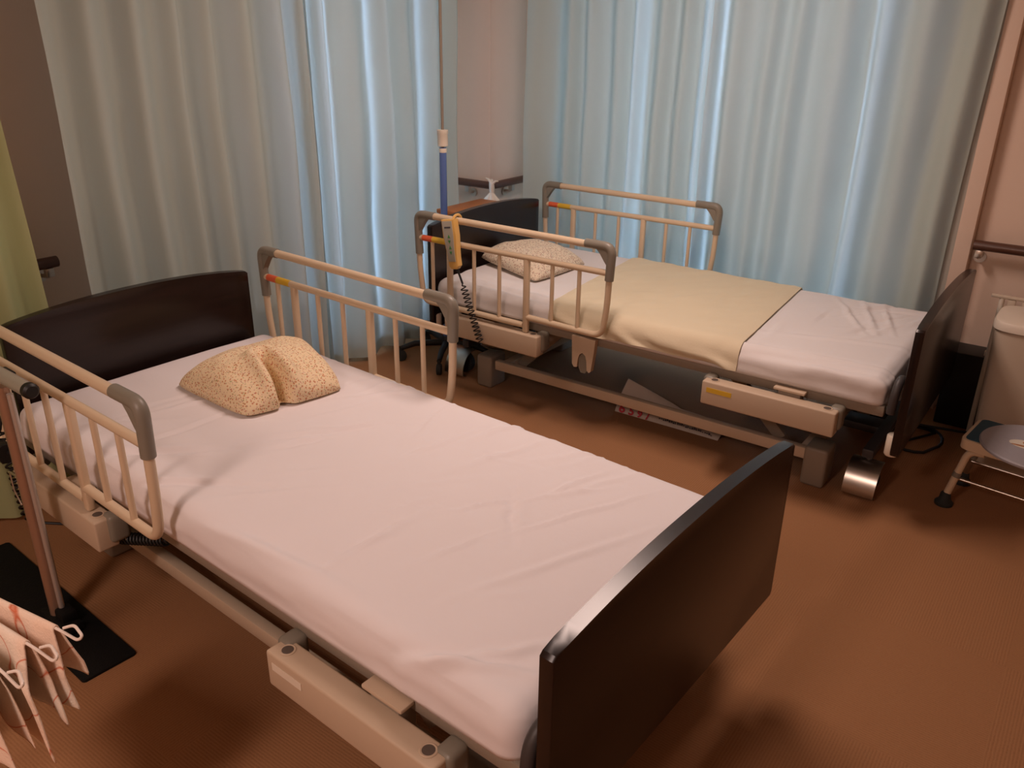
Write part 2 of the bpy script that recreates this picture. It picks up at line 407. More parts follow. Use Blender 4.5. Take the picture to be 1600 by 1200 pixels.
curtain('curtain', 'yellow-green curtain gathered beside the brown handrail and the chrome support pole', 'y',
        [-2.96, -2.90, -2.85, -2.79, -2.73, -2.68, -2.62, -2.56, -2.51, -2.45, -2.39, -2.33, -2.28, -2.22, -2.16, -2.11, -2.065], -.30, .028, CZ0, CZ1, 'curtgreen', 21, flare=0.26, anchor=-2.5, hem=False)

# ------------------------------------------------------------------ bed
L, TB = 2.03, 0.0287
def board(x0, x1, hw, zb, zc, arch, parent, name):
    poly = [(-hw+.008, zb), (hw-.008, zb), (hw, zb+.012)]
    n = 24
    for k in range(n+1):
        y = hw*(1-2*k/n); e = 1-abs(y/hw)**2.2
        z = zc+arch*e
        if k == 0 or k == n: poly.append((y, z-.006)); y = y*(1-.008/hw); poly.append((y, z+.001)) if k == 0 else poly.insert(-1, (y, z+.001))
        else: poly.append((y, z))
    poly.append((-hw, zb+.012))
    bm = nb(); prism(bm, poly, 'x', x0, x1, .004)
    return obj(name, bm, 'wood', parent, angle=25)

def rail_box(parent, x0, x1, side, h, sticker=None):
    y0, y1 = sorted((side*.472, side*.529))
    bm = nb(); box(bm, x0, x1, y0, y1, h-.218, h-.128, .006, 3)
    o = obj('rail_box', bm, 'beige', parent)
    for xs in (x0+.037, x1-.037):
        bm = nb()
        lathe(bm, [(.017, h-.1285), (.0175, h-.1268), (.0155, h-.1258), (.0135, h-.1266)], xs, side*.5, 24)
        obj('socket_ring', bm, 'beige', o)
        bm = nb(); lathe(bm, [(.0125, h-.1275), (.0125, h-.1262), (.0005, h-.1261)], xs, side*.5, 24); obj('bore_shade', bm, 'hole_shade', o)  # flat dark disc standing in for the shade inside the socket
    xs = x0+.25
    bm = nb(); ya, yb = sorted((side*.43, side*.476)); box(bm, xs+.01, xs+.09, ya, yb, h-.20, h-.115, .005); obj('mount_bracket', bm, 'taupe', o)
    bm = nb(); ya, yb = sorted((side*.448, side*.484)); box(bm, xs-.005, xs+.105, ya, yb, h-.114, h-.104, .003); obj('mount_plate', bm, 'beige', o)
    for xs in (x0-.012, x1-.034):
        bm = nb(); ya, yb = sorted((side*.440, side*.496)); box(bm, xs, xs+.046, ya, yb, h-.205, h-.122, .014, 4); obj('end_cover', bm, 'grip', o)
    if sticker:
        ya = side*.5292; bm = nb()
        a, b_ = sorted((ya, ya+side*.0012)); box(bm, x0+.02, x0+.115, a, b_, h-.168, h-.150)
        obj('sticker', bm, sticker, o, smooth=False)
    return o

def coil(a, b, r, turns, wire):
    a, b = V(a), V(b); t = (b-a).normalized(); u = t.cross(V((0.3, 1, .2))).normalized(); w = t.cross(u); pts = []
    n = turns*10
    for k in range(n+1):
        f = k/n; th = 2*PI*turns*f; rr = r*min(1, f*12, (1-f)*12+.05)
        sag = 0
        pts.append(a+(b-a)*f+(u*math.cos(th)+w*math.sin(th))*rr)
    bm = nb(); tube(bm, pts, wire, 6); return bm

def make_bed(label, loc, rz, h, near_sticker, knees, hw_foot=.467):
    R = root('hospital_bed', label, 'bed', loc, rz, 'care beds with dark wooden boards')
    hb = board(-.030, 0, .424, .255, h+.226, .033, R, 'headboard')
    fb = board(L, L+TB, hw_foot, .255, h+.188, .032, R, 'footboard')
    for o, x in ((hb, -.015), (fb, L+.014)):
        for sd in (1, -1):
            bm = nb(); lathe(bm, [(.021, .245), (.024, .25), (.024, .315), (.02, .32)], x+(-.014 if x > 1 else .0), sd*(.43 if x > 1 else .39), 20)
            obj('corner_cap', bm, 'white' if near_sticker == 'yellow' else 'grip', o)
    # upper frame that carries the mattress
    bm = nb()
    for sd in (1, -1):
        a, b_ = sorted((sd*.418, sd*.447)); box(bm, .0, 1.985, a, b_, h-.135, h-.097, .006)
    for x in (.02, .52, .9, 1.3, 1.93): box(bm, x, x+.035, -.44, .44, h-.135, h-.108, .004)
    obj('upper_frame', bm, 'taupe', R)
    bm = nb()
    for x0, x1 in ((.03, .72), (.735, .95), (.965, 1.97)): box(bm, x0, x1, -.43, .43, h-.107, h-.1015, .002)
    obj('mattress_deck', bm, 'dkgrey', R)
    for sd in (1, -1):
        rail_box(R, .152, .648, sd, h, None)
        rail_box(R, 1.378, 1.856, sd, h, near_sticker if sd < 0 else None)
    # folding knee bracket
    for sd in knees:
        bm = nb(); p = [(.785, h-.10), (.895, h-.10), (.890, h-.16), (.880, h-.238), (.872, h-.245), (.862, h-.238), (.858, h-.195), (.852, h-.176), (.838, h-.166), (.824, h-.176), (.818, h-.195), (.814, h-.232), (.800, h-.235), (.791, h-.222)]
        a, b_ = sorted((sd*.452, sd*.476)); prism(bm, p, 'y', a, b_)
        br = obj('knee_bracket', bm, 'beige', R, angle=20)
        bm = nb(); p = [(.820, h-.235), (.8185, h-.196), (.8255, h-.179), (.838, h-.169), (.8505, h-.179), (.8575, h-.196), (.860, h-.24), (.850, h-.254), (.830, h-.254)]
        a, b_ = sorted((sd*.454, sd*.470)); prism(bm, p, 'y', a, b_); obj('tongue', bm, 'grip', br, angle=20)
    # base
    bm = nb()
    for sd in (1, -1):
        a, b_ = sorted((sd*.318, sd*.352)); box(bm, .30, 1.745, a, b_, .098, .143, .006)
    for x in (.31, 1.70): box(bm, x, x+.045, -.32, .32, .09, .13, .005)
    base = obj('base_frame', bm, 'beige', R)
    for x in (.20, 1.73):
        for sd in (1, -1):
            a, b_ = sorted((sd*.245, sd*.36)); bm = nb(); box(bm, x, x+.085, a, b_, .0, .155, .012, 3); obj('base_foot', bm, 'taupe', R)
    for x, xa, xb in ((.06, .06, .24), (1.93, 1.78, 1.93)):
        bm = nb(); box(bm, x-.02, x+.02, -.27, .27, .13, .165, .005); box(bm, xa, xb, -.05, .05, .132, .163, .005)
        obj('caster_beam', bm, 'dkgrey', R)
    for x_ in (.05, 1.935):
        for sd in (1, -1):
            x = x_
            if x > 1 and sd > 0: x = 1.86
            bm = nb(); pts = []
            # wheel: disc across y
            n = 24
            prof = [(.040, -.018), (.050, -.014), (.052, 0), (.050, .014), (.040, .018)]
            rings = []
            for r_, yy in prof: rings.append([bm.verts.new((x+r_*math.cos(2*PI*k/n), sd*.26+yy, .052+r_*math.sin(2*PI*k/n))) for k in range(n)])
            for A, B in zip(rings, rings[1:]):
                for k in range(n): bm.faces.new((A[k], A[(k+1) % n], B[(k+1) % n], B[k]))
            bm.faces.new(rings[0]); bm.faces.new(rings[-1][::-1])
            w = obj('caster', bm, 'rubber', R)
            bm = nb()      # bright curved guard over the wheel
            n = 14; ins, outs = [], []
            for k in range(n+1):
                a = math.radians(-50+155*k/n)
                yy = sd*(.262+math.cos(a)*.088); zz = .016+max(0, math.sin(a))*.108 if a > 0 else .016-.012*math.sin(-a)
                outs.append((yy, zz)); ins.append((sd*(.262+math.cos(a)*.084), zz-.004 if a > 0 else zz))
            sec = outs + ins[::-1]
            prism(bm, sec, 'x', x-.055, x+.055)
            obj('guard', bm, 'steel', w, angle=30)
            bm = nb(); tube(bm, [(x, sd*.25, .108), (x, sd*.25, .14)], .012, 12); obj('stem', bm, 'dkgrey', w)
    # lifting links between base and upper frame
    for x0, x1 in ((.40, .66), (1.62, 1.36)):
        for sd in (1, -1):
            bm = nb(); a = V((x0, sd*.28, .125)); b_ = V((x1, sd*.28, h-.13)); t = (b_-a).normalized(); nrm = V((-t.z, 0, t.x))*.022
            q = [a-nrm, b_-nrm, b_+nrm, a+nrm]
            prism(bm, [(v.x, v.z) for v in q], 'y', sd*.28-.012, sd*.28+.012, .003); obj('lift_link', bm, 'taupe', R)
    bm = nb(); box(bm, .72, 1.02, -.10, .06, h-.24, h-.15, .015, 3); box(bm, .45, .75, -.03, .03, h-.215, h-.17, .01); obj('drive_motor', bm, 'black', R)
    # mattress stops at the foot corners
    for sd in (1, -1):
        bm = nb(); pts = fillet([(2.006, sd*.455, h-.11), (2.008, sd*.455, h-.03), (2.012, sd*.42, h+.005), (2.012, sd*.37, h-.02)], .05, 6)
        tube(bm, pts, .0145, 10); obj('mattress_stop', bm, 'dkgrey', R)
    return R

bed_a = make_bed('care bed with a bare white mattress top and one folded pillow', (-.101, -1.781, 0), -.0539, .49, 'white', (1,))
bed_b = make_bed('care bed along the bright window, made up with a cream draw sheet', (0, 0, 0), 0, .51, 'yellow', (-1, 1))
for b_, pts in ((bed_a, [(.62, -.40, .24), (.76, -.40, .25), (.95, -.37, .30)]),):
    bm = coil((.60, -.455, .262), (.80, -.41, .318), .014, 16, .0035)
    tube(bm, fillet([(.80, -.41, .318), (.92, -.40, .30), (1.02, -.36, .345)], .05), .004, 6); obj('coiled_cord', bm, 'black', bed_a)
bm = coil((.14, -.53, .47), (.30, -.56, .24), .016, 16, .0035)
tube(bm, fillet([(.14, -.53, .47), (.13, -.50, .56), (.15, -.462, .58)], .03), .004, 6)
tube(bm, fillet([(.30, -.56, .24), (.38, -.45, .21), (.47, -.28, .26)], .05), .004, 6); obj('coiled_cord', bm, 'black', bed_a)
# cables hanging and lying below the window-side bed
bm = nb()
tube(bm, fillet([(.95, .05, .27), (1.05, .2, .20), (1.25, .25, .16), (1.5, .2, .20), (1.62, .05, .3)], .15, 8), .006, 8)
tube(bm, fillet([(.70, .1, .27), (.85, .22, .10), (1.15, .28, .09), (1.35, .22, .2)], .15, 8), .006, 8)
obj('hanging_cable', bm, 'black', bed_b)
bm = nb()
pts = [(2.0 + .10*math.cos(a), .28 + .13*math.sin(a), .010 + (.012 if k > 16 else 0)) for k, a in enumerate([i*.33 for i in range(26)])]
tube(bm, [(1.75, .15, .15), (1.82, .2, .04), (1.95, .2, .010)] + pts[3:] + [(2.25, .50, .010)], .006, 8)
obj('floor_cable', bm, 'black', bed_b)

# ------------------------------------------------------------------ mattresses
def mattress(name, label, parent_bed, h, m, creases, seed, x0=.028, x1=1.985, hw=.4543, th=.098):
    R, rz = parent_bed.location, parent_bed.rotation_euler.z
    nx, ny, nzz = 210, 104, 9
    r = .052
    vid = {}; bm = nb()
    def place(i, j, k):
        key = (i, j, k)
        if key in vid: return vid[key]
        x = x0+(x1-x0)*i/nx; y = -hw+2*hw*j/ny; z = h-th+th*k/nzz
        # plan corners rounder than the edges
        rp = .05
        px = min(max(x, x0+rp), x1-rp); py = min(max(y, -hw+rp), hw-rp)
        dx, dy = x-px, y-py; q = max(abs(dx), abs(dy)); dl = math.hypot(dx, dy)
        if dl > 1e-9: x, y = px+dx/dl*q, py+dy/dl*q
        qx = min(max(x, x0+r), x1-r); qy = min(max(y, -hw+r), hw-r); qz = min(max(z, h-th+.01), h-r)
        d = V((x-qx, y-qy, 0)); dd = d.length; dz = z-qz
        nrm = V((0, 0, 1 if k == nzz else -1))
        if dz > 0 and dd > 1e-9:
            qq = max(dd/r, dz/r)*1.0; v = V((d.x/r, d.y/r, dz/r)); v = v.normalized()*qq
            p = V((qx, qy, qz)) + v*r; nrm = v.normalized()
        else:
            p = V((x, y, z)); nrm = d.normalized() if dd > 1e-9 and 0 < k < nzz else nrm
        a = 0.0
        if k > 0:
            a += .0022*fnoise(p.x*3.1+seed, p.y*3.7, p.z*5) + .0016*fnoise(p.x*11-p.y*5, p.y*7+seed, p.z*9)
            for (ax, ay, bx, by, w, hh) in creases:
                ab = V((bx-ax, by-ay)); l2 = ab.length_squared
                pp = V((p.x-ax, p.y-ay)); t = max(-.15, min(1.15, pp.dot(ab)/l2))
                wob = .010*fnoise(t*3+ax*5, by*7, 2)
                nn = V((-ab.y, ab.x)).normalized(); dist = (pp-ab*t).dot(nn)-wob
                e = (pp-ab*t).length
                if e < w*4+.02:
                    fade = max(0, min(1, 1-abs(t-.5)*1.5+.25))
                    a += 2.1*hh*fade*(math.exp(-(dist/(w*.8))**2)-.4*math.exp(-((dist-1.6*w)/w)**2))
            if k < nzz:    # ripples on the hanging sides
                a += .0045*fnoise(p.x*4.5+p.z*8, p.y*4.5, p.z*26+seed)+.0045*(abs(fnoise(p.x*7+p.z*14, p.y*7, p.z*34+seed))-.25)
        p = p + nrm*a
        vid[key] = bm.verts.new(p); return vid[key]
    def face(a, b_, c_, d_): bm.faces.new((place(*a), place(*b_), place(*c_), place(*d_)))
    for i in range(nx):
        for j in range(ny):
            face((i, j, nzz), (i+1, j, nzz), (i+1, j+1, nzz), (i, j+1, nzz))
            face((i, j, 0), (i, j+1, 0), (i+1, j+1, 0), (i+1, j, 0))
        for k in range(nzz):
            face((i, 0, k), (i+1, 0, k), (i+1, 0, k+1), (i, 0, k+1)); face((i, ny, k), (i, ny, k+1), (i+1, ny, k+1), (i+1, ny, k))
    for j in range(ny):
        for k in range(nzz):
            face((0, j, k), (0, j, k+1), (0, j+1, k+1), (0, j+1, k)); face((nx, j, k), (nx, j+1, k), (nx, j+1, k+1), (nx, j, k+1))
    o = obj(name, bm, m, smooth=True, angle=180)
    o.location = R; o.rotation_euler = (0, 0, rz)
    return tag(o, label, 'mattress', 'sheeted mattresses')

rnd = random.Random(4)
cr = []
for k in range(34):
    x = rnd.uniform(.35, 1.9); y = rnd.uniform(-.38, .34); a = rnd.gauss(.95, .5); l = rnd.uniform(.08, .3)
    cr.append((x, y, x+l*math.cos(a)*.55, y+l*math.sin(a), rnd.uniform(.006, .014), rnd.choice([1, 1, -1])*rnd.uniform(.0012, .0032)))
cr += [(1.12, .12, 1.02, .42, .006, .0025), (1.55, .10, 1.62, .36, .006, .003), (1.62, .0, 1.75, .3, .006, .0035), (1.45, -.02, 1.52, .10, .005, .004), (1.52, .10, 1.60, .0, .012, -.004),
       (1.70, -.2, 1.82, .12, .012, .003), (.75, -.44, .95, -.30, .012, -.004), (1.05, -.44, 1.4, -.40, .015, .003), (1.7, -.46, 1.9, -.36, .014, .006), (1.80, -.40, 1.92, -.25, .014, .005),
       (.55, -.42, .72, -.25, .014, -.004), (.32, -.42, .45, -.25, .014, .003), (.80, -.1, 1.0, .2, .01, -.0025)]
mattress('mattress', 'bare white sheeted mattress under the folded pillow', bed_a, .49, 'sheet', cr, 2)
cr = []
for k in range(12):
    x = rnd.uniform(1.5, 1.95); y = rnd.uniform(-.3, .35); a = rnd.gauss(.7, .5); l = rnd.uniform(.08, .25)
    cr.append((x, y, x+l*math.cos(a)*.7, y+l*math.sin(a), rnd.uniform(.008, .016), rnd.choice([1, -1])*rnd.uniform(.0015, .0035)))
cr += [(1.62, .30, 1.75, .05, .012, .005), (1.70, .34, 1.80, .08, .012, .005), (1.78, .34, 1.86, .10, .011, .0045), (1.5, -.40, 1.97, -.36, .014, .004), (1.5, -.455, 1.95, -.44, .012, .006),
       (.2, -.38, .62, -.42, .02, -.006), (.1, -.30, .5, -.35, .03, -.005), (1.6, -.2, 1.95, -.1, .02, .003)]
mattress('mattress', 'white sheeted mattress partly covered by the cream draw sheet', bed_b, .51, 'sheet2', cr, 9)

# cream draw sheet wrapped over the window-side mattress
def draw_sheet():
    h, hw, r = .51, .4543, .052; bm = nb()
    path = []
    def section(off):
        P = []; z_lo = .432
        n1, n2, n3 = 8, 8, 60
        for k in range(n1): P.append((-hw-off, z_lo+(h-r-z_lo)*k/n1, -1, 0))
        for k in range(n2+1):
            a = PI - (PI/2)*k/n2; P.append((-hw+r+math.cos(a)*(r+off), h-r+math.sin(a)*(r+off), math.cos(a), math.sin(a)))
        for k in range(1, n3): P.append((-hw+r+(2*hw-2*r)*k/n3, h+off, 0, 1))
        for k in range(n2+1):
            a = PI/2 - (PI/2)*k/n2; P.append((hw-r+math.cos(a)*(r+off), h-r+math.sin(a)*(r+off), math.cos(a), math.sin(a)))
        for k in range(1, n1): P.append((hw+off, h-r-(h-r-z_lo)*k/n1, 1, 0))
        return P
    nu = 76; layers = []
    for off in (.0100, .0062):
        S = section(off); rows = []
        for i in range(nu+1):
            row = []
            for (y, z, ny_, nz_) in S:
                f = (y+hw)/(2*hw)
                xa = .655-.085*f; xb = 1.474-.068*f
                xa += .006*fnoise(y*4, 3, 1); xb += .006*fnoise(y*5, 8, 1)
                x = xa+(xb-xa)*i/nu
                a = .0045*fnoise(x*5, y*4, 1)+.0042*fnoise(x*13-y*6, y*7, 4)+.0018*fnoise(x*34-y*12, y*16, 9)
                hang = max(0, min(1, (h-.02-z)/.07))
                if y < 0:
                    a += hang*(.007+.013*math.sin((x*21)+z*95+3*fnoise(x*4, z*10, 2))+.007*fnoise(x*15+z*40, z*10, 3))
                edge = min(1, min(i, nu-i)/3)
                a = max(a, -.0015)*(.4+.6*edge)-.0025*(1-edge)
                zz = z-(.016*hang*(.5+fnoise(x*7, 1, 1)) if y < 0 else 0)
                row.append(bm.verts.new((x, y+ny_*a, zz+nz_*a)))
            rows.append(row)
        layers.append(rows)
    for rows in layers:
        for A, B in zip(rows, rows[1:]):
            for k in range(len(A)-1): bm.faces.new((A[k], A[k+1], B[k+1], B[k]))
    O_, I_ = layers; m_ = len(O_[0])
    for i in range(nu):
        bm.faces.new((O_[i][0], O_[i+1][0], I_[i+1][0], I_[i][0])); bm.faces.new((O_[i][-1], I_[i][-1], I_[i+1][-1], O_[i+1][-1]))
    for k in range(m_-1):
        bm.faces.new((O_[0][k], I_[0][k], I_[0][k+1], O_[0][k+1])); bm.faces.new((O_[-1][k], O_[-1][k+1], I_[-1][k+1], I_[-1][k]))
    o = obj('draw_sheet', bm, 'pad', smooth=True, angle=60)
    tag(o, 'cream yellow draw sheet across the middle of the bed by the bright window', 'bed sheet')
draw_sheet()

# ------------------------------------------------------------------ pillows
def pillow(label, corners, z0, hmax, m, bed, crease=None, seed=0, pinch=.02, lift=None):
    """corners: headL, footL, footR, headR (u across, v from head to foot)"""
    n = 56; bm = nb(); c0, c1, c2, c3 = [V(p) for p in corners]
    def pos(u, v):
        return (c0*(1-u)+c3*u)*(1-v)+(c1*(1-u)+c2*u)*v
    top, bot = [], []
    for i in range(n+1):
        A, B = [], []
        for j in range(n+1):
            u, v = i/n, j/n; p = pos(u, v)
            U, W = 2*u-1, 2*v-1
            pin = pinch*(1-abs(U)**2)*W*abs(W) ; pin2 = pinch*(1-abs(W)**2)*U*abs(U); cc = .10*(abs(U*W))**3
            p = p + (pos(.5, .5)-p)*cc
            p2 = p - (pos(u, .501)-pos(u, .499)).normalized()*pin*.5 - (pos(.501, v)-pos(.499, v)).normalized()*pin2*.5
            e = max(0, (1-abs(U)**2.8)*(1-abs(W)**2.8))**.5
            hgt = hmax*e
            hgt += e*(.012*fnoise(u*3+seed, v*3, 1)+.005*fnoise(u*8, v*8+seed, 2))
            low = .004
            if crease:
                (cu, cv, du, dv, w, dep) = crease
                t = max(0, min(1, ((u-cu)*(du-cu)+(v-cv)*(dv-cv))/((du-cu)**2+(dv-cv)**2)))
                dist = math.hypot(u-cu-(du-cu)*t, v-cv-(dv-cv)*t)
                ww = w*(1-.35*t)
                hgt -= dep*(1-t)**.6*math.exp(-(dist/ww)**2)*min(1, e*2.5)
                # cloth bulges either side of the fold
                hgt += .35*dep*math.exp(-((dist-2.1*ww)/(1.4*ww))**2)*min(1, e*1.6)*(1-t*.5)
                k_ = math.exp(-(dist/(ww*.9))**2)*(1-t)
                p2 = p2 - (c1-c0).normalized()*.035*k_
            lf = lift(u, v) if lift else 0
            zz = z0+low+max(hgt, .0)+lf
            A.append(bm.verts.new((p2.x, p2.y, zz)))
            B.append(bm.verts.new((p2.x, p2.y, z0+low-min(.0035, .004*e)+lf)) if 0 < i < n and 0 < j < n else A[-1])
        top.append(A); bot.append(B)
    for i in range(n):
        for j in range(n):
            bm.faces.new((top[i][j], top[i+1][j], top[i+1][j+1], top[i][j+1]))
            q = [bot[i][j], bot[i][j+1], bot[i+1][j+1], bot[i+1][j]]
            if len(set(q)) == 4 and not all(x in (top[i][j], top[i+1][j], top[i+1][j+1], top[i][j+1]) for x in q): bm.faces.new(q)
    o = obj('pillow', bm, m, smooth=True, angle=180)
    o.location = bed.location; o.rotation_euler = (0, 0, bed.rotation_euler.z)
    return tag(o, label, 'pillow', 'floral pillows')
pillow('yellow floral pillow folded with a deep crease on the bare white mattress', [(.262, -.075), (.665, -.072), (.722, .268), (.285, .44)], .494, .108, 'floral1', bed_a,
       crease=(.41, 1.0, .44, .55, .055, .105), seed=1)
pillow('flat pale floral pillow lying next to the cream draw sheet', [(.015, -.13), (.455, -.262), (.475, .17), (.09, .24)], .514, .088, 'floral2', bed_b, seed=5,
       lift=lambda u, v: .022*(1-v)*(1-.3*u))

# ------------------------------------------------------------------ side rails
def bed_rail(label, bed, side, h):
    R = root('bed_rail', label, 'bed rail', bed.location, bed.rotation_euler.z, 'cream bed rails')
    y = side*.4995; zt, z2, zb, zbl = h+.292, h+.190, h-.062, h-.098
    yo = y - side*.0
    bm = nb(); tube(bm, [(.055, y, zt), (.88, y, zt-.004)], .0145, 16); obj('top_bar', bm, 'cream', R)
    bm = nb(); tube(bm, [(-.008, y, z2), (.955, y, z2)], .0125, 14); mb = obj('middle_bar', bm, 'cream', R)
    bm = nb(); tube(bm, [(.016, y, z2), (.072, y, z2)], .0131, 14); obj('red_sticker', bm, 'redtape', mb)
    bm = nb(); tube(bm, [(.073, y, z2), (.150, y, z2)], .0131, 14); obj('yellow_sticker', bm, 'yellow', mb)
    # end posts continue into the lower bars
    bm = nb(); tube(bm, fillet([(.955, y, z2+.01), (.951, y, h+.05), (.935, y, zb-.004), (.58, y, zb+.002)], [.05, .045], 8), .0125, 14); obj('foot_end_post', bm, 'cream', R)
    bm = nb(); tube(bm, fillet([(-.010, y, z2+.01), (-.008, y, h+.05), (.012, y, zbl), (.560, y, zbl)], [.05, .045], 8), .0125, 14); obj('head_end_post', bm, 'cream', R)
    for x, w in ((.166, 1), (.573, 1)):
        bm = nb(); box(bm, x-.013, x+.013, y-.011, y+.011, h-.127, z2, .007, 3); obj('flat_post', bm, 'cream', R)
    for x, zz in ((.068, zbl), (.300, zbl), (.434, zbl), (.697, zb), (.822, zb)):
        bm = nb(); tube(bm, [(x, y, zz), (x, y, z2)], .0085, 12); obj('bar', bm, 'cream', R)
    for sgn in (1, -1):
        bm = nb()
        xe = .962 if sgn > 0 else -.016; xi = .845 if sgn > 0 else .085
        path = fillet([(xi, y, zt), (xe-sgn*.002, y, zt), (xe-sgn*.008, y, zt-.13 if sgn > 0 else zt-.175)], .035, 8)
        rr = [.0175]*len(path); tube(bm, path, rr, 16)
        # web filling the inside of the bend
        q = [(xe-sgn*.075, zt-.006), (xe-sgn*.045, zt-.028), (xe-sgn*.026, zt-.055), (xe-sgn*.012, zt-.085), (xe-sgn*.005, zt-.03), (xe-sgn*.03, zt)]
        prism(bm, q, 'y', y-.012, y+.012, .003)
        obj('corner_grip', bm, 'grip', R, angle=50)
    return R
bed_rail('cream rail in front of the cream draw sheet, holding the corded hand control', bed_b, -1, .51)
bed_rail('cream rail against the bright blue-white curtain panel', bed_b, 1, .51)
bed_rail('cream rail behind the folded pillow, on the side facing the other bed', bed_a, 1, .49)
bed_rail('cream rail beside the chrome support pole', bed_a, -1, .49)

# ------------------------------------------------------------------ hand control on the rail
hc = root('hand_control', 'yellow hand control with coiled black cord hooked on the bed rail', 'remote control', (.20, -.535, .51))
T = Matrix.Translation((0, 0, .29)) @ Matrix.Rotation(math.radians(-9), 4, 'Y') @ Matrix.Rotation(math.radians(2), 4, 'Z')
bm = nb(); poly = [(-.030, .012), (.030, .012), (.028, -.06), (.022, -.12), (.022, -.185), (.012, -.198), (-.012, -.198), (-.022, -.185), (-.022, -.12), (-.028, -.06)]
prism(bm, [(px*1.18, pz) for px, pz in poly], 'y', -.017, .014, .005)
for v in bm.verts: v.co = T @ v.co
body = obj('body', bm, 'amber', hc)
bm = nb(); poly = [(-.024, .006), (.020, .006), (.019, -.06), (.015, -.12), (.015, -.165), (-.016, -.165), (-.018, -.12), (-.022, -.06)]
prism(bm, [(px*1.2-.001, pz) for px, pz in poly], 'y', -.0195, -.016, .001)
for v in bm.verts: v.co = T @ v.co
kp = obj('keypad', bm, 'keypad', hc)
def arrow_button(z, m, kind):
    bm = nb()
    if kind == 'bar': box(bm, -.018, .014, -.0207, -.0192, z-.003, z+.003)
    elif kind == 'up': prism(bm, [(-.008, z-.006), (.006, z-.006), (-.001, z+.008)], 'y', -.0207, -.0192)
    else: prism(bm, [(-.008, z+.006), (-.001, z-.008), (.006, z+.006)], 'y', -.0207, -.0192)
    for v in bm.verts: v.co = T @ v.co
    obj('button', bm, m, kp, smooth=False)
arrow_button(-.020, 'ink', 'bar'); arrow_button(-.058, 'green', 'up'); arrow_button(-.080, 'green', 'down'); arrow_button(-.105, 'green', 'up'); arrow_button(-.127, 'green', 'down')
bm = nb(); tube(bm, fillet([(.01, .006, .285), (.01, .012, .31), (.01, .034, .318), (.01, .060, .308), (.01, .060, .270)], .018, 6), .006, 8); obj('hook', bm, 'amber', hc)
bm = nb(); tube(bm, fillet([(.036, -.002, .095), (.050, -.002, .07), (.066, -.002, .035)], .02), [.007]*2+[.0045]*(len(fillet([(0,0,0),(1,0,0),(2,0,1)], .02))-2), 8)
bmc = coil((.066, -.002, .035), (.175, -.014, -.215), .014, 15, .0028)
me_tmp = bpy.data.meshes.new('tmp'); bmc.to_mesh(me_tmp); bmc.free(); bm.from_mesh(me_tmp); bpy.data.meshes.remove(me_tmp)
tube(bm, fillet([(.175, -.014, -.215), (.21, .05, -.25), (.32, .20, -.26)], .05), .0035, 6)
obj('cord', bm, 'black', hc)

# ------------------------------------------------------------------ handrails on the walls
def handrail(label, pts, brackets, endcap=True):
    R = root('handrail', label, 'handrail', (0, 0, 0), 0, 'brown wall handrails')
    bm = nb(); tube(bm, fillet(pts, .03, 6), .0205, 18); obj('rail_bar', bm, 'brownrail', R)
    for (p, d) in brackets:
        p = V(p); d = V(d); bm = nb()
        tube(bm, fillet([p+V((0, 0, -.015)), p+V((0, 0, -.05)), p+d+V((0, 0, -.06))], .02), .008, 10)
        e = p+d+V((0, 0, -.06)); n = d.normalized(); tube(bm, [e-n*.008, e], .024, 18)
        box(bm, p.x-.014, p.x+.014, p.y-.014, p.y+.014, p.z-.05, p.z-.018, .004)
        obj('bracket', bm, 'steel', R)
handrail('short brown handrail bent round the wall corner near the drip stand', [(-.665, .46, .75), (-.655, .513, .75), (-.38, .513, .75), (-.38, .86, .75)],
         [((-.55, .513, .75), (0, .057, 0)), ((-.38, .70, .75), (-.055, 0, 0))])
handrail('brown handrail on the wall above the white bin', [(2.005, .665, .753), (4.2, .665, .753)], [((2.03, .665, .753), (0, .07, 0)), ((2.9, .665, .753), (0, .07, 0))])
handrail('brown handrail glimpsed between the yellow-green curtain and the grey-green curtain', [(-.64, -3.1, .745), (-.64, -1.765, .745)], [((-.64, -1.80, .745), (-.08, 0, 0)), ((-.64, -2.7, .745), (-.08, 0, 0))])

# plastic bag knotted round the bent handrail
bg = root('hanging_plastic_bag', 'thin white plastic bag knotted round the bent handrail', 'bag', (-.372, .500, .74))
bm = nb()
tube(bm, [(.010+.030*math.cos(a)*.62, -.014+.030*math.cos(a)*-.62, .012+.031*math.sin(a)) for a in [2*PI*k/24 for k in range(24)]], .010, 10, closed=True)
tube(bm, [(.030, -.034, -.02), (.034, -.038, .005), (.032, -.036, .035)], [.012, .015, .011], 10)
tube(bm, [(.028, -.034, .03), (.012, -.04, .052), (-.006, -.044, .060)], [.009, .007, .003], 8); tube(bm, [(.034, -.034, .03), (.05, -.03, .046), (.064, -.022, .046)], [.008, .006, .003], 8)
obj('knot', bm, 'bag', bg)
bm = nb(); rings = []
for z, r_ in ((-.015, .012), (-.03, .024), (-.055, .046), (-.09, .062), (-.13, .070), (-.18, .072), (-.22, .06), (-.235, .02)):
    n = 36; rings.append([bm.verts.new((.036+r_*(1+.22*math.sin(9*2*PI*k/n+z*20)+.1*fnoise(k*.4, z*9))*math.cos(2*PI*k/n), -.045+.6*r_*(1+.22*math.sin(9*2*PI*k/n+z*20))*math.sin(2*PI*k/n), z)) for k in range(n)])
for A, B in zip(rings, rings[1:]):
    for k in range(36): bm.faces.new((A[k], A[(k+1) % 36], B[(k+1) % 36], B[k]))
bm.faces.new(rings[0]); bm.faces.new(rings[-1][::-1]); obj('sack', bm, 'bag', bg, angle=180)

